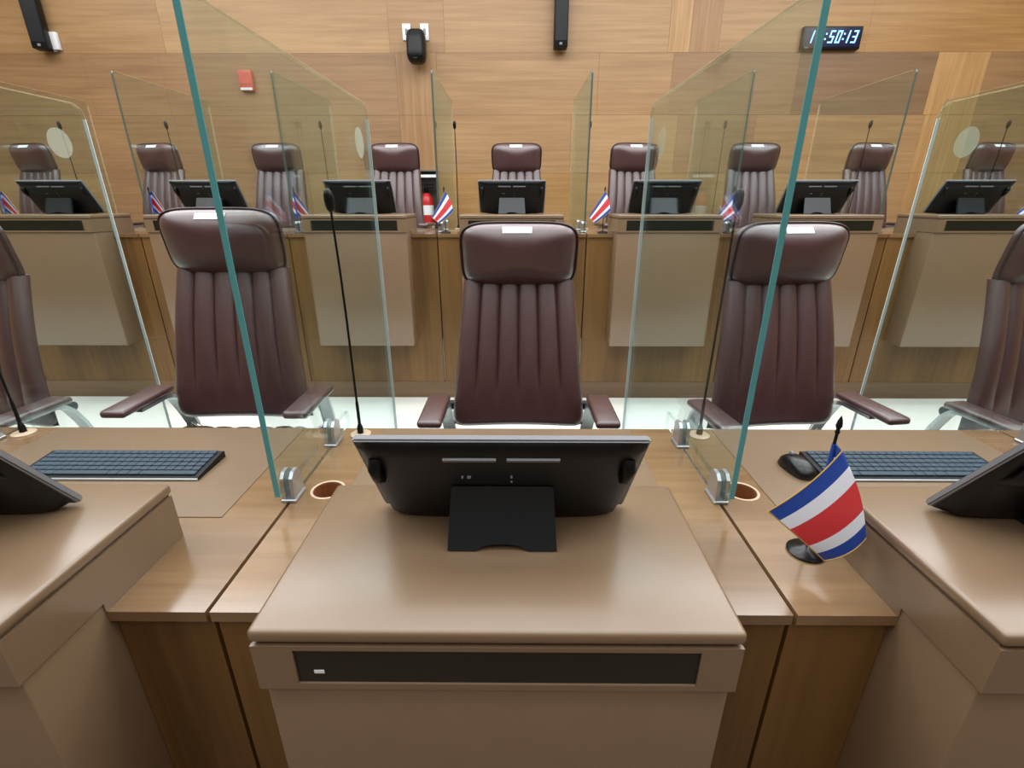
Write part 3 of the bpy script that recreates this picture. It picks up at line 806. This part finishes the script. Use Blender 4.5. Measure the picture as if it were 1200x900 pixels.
# digital clock
c = wp(969, 47); ck = thing('digital_clock', 'black digital wall clock with blue-white digits at upper right', 'clock', (c.x, WALL - .008, c.z))
ck.scale = (.82, .82, .80); cw, chh = .325, .112
obj('case', box(-cw, cw, -.05, 0, -chh, chh, .008, 2), M['black'], ck, 40)
obj('face', box(-cw + .02, cw - .02, -.053, -.049, -chh + .025, chh - .02), M['clock_blue'], ck)
SEG = {'0': 'abcdef', '1': 'bc', '5': 'acdfg', '3': 'abcdg'}
def digit(ch, x, w=.052, h=.12):
    bm = bmesh.new(); th = .014; z0 = -h / 2 + .008
    sh = lambda z: (z - z0) * .22
    rect = {'a': (0, w, h - th, h), 'd': (0, w, 0, th), 'g': (0, w, h / 2 - th / 2, h / 2 + th / 2), 'f': (0, th, h / 2, h), 'e': (0, th, 0, h / 2), 'b': (w - th, w, h / 2, h), 'c': (w - th, w, 0, h / 2)}
    for s in SEG[ch]:
        a, b, c_, d = rect[s]
        add_prism(bm, [(x + a + sh(z0 + c_), z0 + c_), (x + b + sh(z0 + c_), z0 + c_), (x + b + sh(z0 + d), z0 + d), (x + a + sh(z0 + d), z0 + d)], 'y', -.0565, -.0525)
    obj('digit', bm, M['led'], ck, label='lit digit ' + ch)
def colon(x):
    bm = bmesh.new()
    for z in (-.022, .028): add_box(bm, x + (z + .05) * .2, x + (z + .05) * .2 + .016, -.0565, -.0525, z, z + .016)
    obj('colon', bm, M['led'], ck)
for ch, x in zip('115013', (-.275, -.19, -.048, .030, .118, .205)): digit(ch, x)
colon(-.092); colon(.105)
obj('maker_plate', box(-.285, -.245, -.0525, -.0495, -.098, -.088), M['grey_plastic'], ck)

def column_speaker(px, label):
    a = wp(px, 57, .10)
    t = thing('column_speaker', label, 'speaker', (a.x, WALL - .008, a.z))
    bm = bmesh.new(); add_box(bm, -.062, .062, -.13, -.03, 0, 1.0, .008, 2); obj('cabinet', bm, M['black'], t, 40)
    bm = bmesh.new(); add_box(bm, -.054, .054, -.134, -.128, .05, .97, .002, 1); obj('grille', bm, M['black'], t)
    bm = bmesh.new(); add_box(bm, -.012, .012, -.1335, -.128, .02, .038); obj('badge', bm, M['grey_plastic'], t, label='grey badge')
    bm = bmesh.new(); add_box(bm, -.03, .03, -.04, 0, .20, .28); add_box(bm, -.03, .03, -.04, 0, .75, .83); obj('wall_bracket', bm, M['black'], t)
    return t
s1 = column_speaker(656, 'black column speaker hanging on the wall at top centre')
s2 = column_speaker(43, 'black column speaker at the upper left corner, beside a white box'); s2.rotation_euler = (0, 0, R(14))
a = wp(57, 48); t = thing('junction_box', 'small white wall box beside the upper left column speaker', 'wall box', (a.x + .03, WALL - .008, a.z))
obj('cover', box(-.055, .055, -.035, 0, -.07, .07, .006, 2), M['white'], t, 40); obj('cable_gland', box(-.015, .015, -.03, -.005, -.085, -.069), M['grey_plastic'], t)

a = wp(487, 36); b = None
for px, lab in ((476, 'white socket plate left of the small black wall camera'), (497, 'white socket plate right of the small black wall camera')):
    q = wp(px, 38); t = thing('socket_plate', lab, 'socket', (q.x, WALL - .008, q.z), 0, 'white socket plates')
    obj('plate', box(-.038, .038, -.012, 0, -.065, .065, .004, 2), M['white'], t, 40); obj('outlet_slot', box(-.012, .012, -.0135, -.011, -.025, .025), M['grey_plastic'], t)
q = wp(487, 54, .12); t = thing('wall_speaker', 'small rounded black speaker under two white socket plates', 'speaker', (q.x, WALL - .12, q.z))
bm = bmesh.new()
def spk(u, v, k):
    a_, b_ = 2 * u - 1, 2 * v - 1
    p = 4.; qq = (abs(a_) ** p + abs(b_) ** p) ** (1 / p) if (a_ or b_) else 0; m = max(abs(a_), abs(b_)); kk = m / qq if qq else 1
    X, Z = a_ * kk, b_ * kk
    d = math.sqrt(max(0, 1 - m ** 4))
    return (X * .085, (-.07 * d - .02 * (1 - Z)) if k else .03 + .03 * d, Z * .135)
grid_solid(bm, 18, 18, lambda u, v: spk(u, v, 1), lambda u, v: spk(u, v, 0)); bmesh.ops.remove_doubles(bm, verts=bm.verts[:], dist=1e-6)
obj('housing', bm, M['black'], t, 60)
obj('badge', box(-.018, .018, -.0895, -.06, -.108, -.094), M['white'], t, label='white badge'); obj('mount', box(-.02, .02, .02, .112, -.03, .05), M['black'], t)
bm = bmesh.new(); add_tube(bm, [(.02, .08, .1), (.04, .1, .135), (.06, .108, .14)], .004, 6); obj('cable', bm, M['ring'], t, 60)

q = wp(289, 95); t = thing('alarm_box', 'small red fire alarm box on the wall at left', 'alarm', (q.x, WALL - .008, q.z))
obj('box', box(-.062, .062, -.045, 0, -.085, .085, .006, 2), M['alarm_red'], t, 40); obj('lower_strip', box(-.055, .055, -.047, -.043, -.08, -.06), M['white'], t, label='white lower strip')
obj('face_panel', box(-.045, .045, -.0475, -.043, -.03, .06), M['alarm_red'], t)

# fire extinguisher in its grey wall cabinet
q0, q1 = wp(491, 202), wp(516, 202); zlo = wz(280)
t = thing('extinguisher_cabinet', 'grey metal wall cabinet around the fire extinguisher', 'cabinet', ((q0.x + q1.x) / 2, WALL - .007, 0))
hw = (q1.x - q0.x) / 2 ; zh = q0.z
bm = bmesh.new(); add_box(bm, -hw, -hw + .012, -.20, 0, zlo, zh); add_box(bm, hw - .012, hw, -.20, 0, zlo, zh); add_box(bm, -hw, hw, -.20, 0, zh, zh + .012); add_box(bm, -hw, hw, -.20, 0, zlo - .012, zlo); obj('frame', bm, M['cabinet_grey'], t)
obj('back_plate', box(-hw + .012, hw - .012, -.012, 0, zlo, zh), M['cabinet_grey'], t)
obj('header_strip', box(-hw + .012, hw - .012, -.205, -.190, zh - .055, zh - .03), M['white'], t, label='white header strip')
ex = thing('fire_extinguisher', 'red fire extinguisher with white bands behind the back desks', 'extinguisher', ((q0.x + q1.x) / 2 - .03, WALL - .11, zlo + .001))
bm = bmesh.new(); add_lathe(bm, [(.066, 0), (.068, .02), (.068, .36), (.06, .40), (.035, .435), (.02, .445)], n=28); obj('cylinder', bm, M['red'], ex, 40)
for za, zb in ((.05, .155), (.24, .33)):
    bm = bmesh.new(); add_lathe(bm, [(.0695, za), (.0695, zb)], n=28); obj('band', bm, M['paper'], ex, 40, 'white label band')
bm = bmesh.new(); add_lathe(bm, [(.018, .443), (.022, .46), (.02, .49)], n=14); add_box(bm, -.012, .075, -.012, .012, .49, .505, .003); add_box(bm, -.012, .085, -.01, .01, .515, .527, .003); obj('valve', bm, M['black'], ex, 40)
bm = bmesh.new(); add_tube(bm, [(-.02, 0, .475), (-.065, -.01, .46), (-.082, -.02, .38), (-.082, -.02, .18)], .009, 8); obj('hose', bm, M['black'], ex, 60)
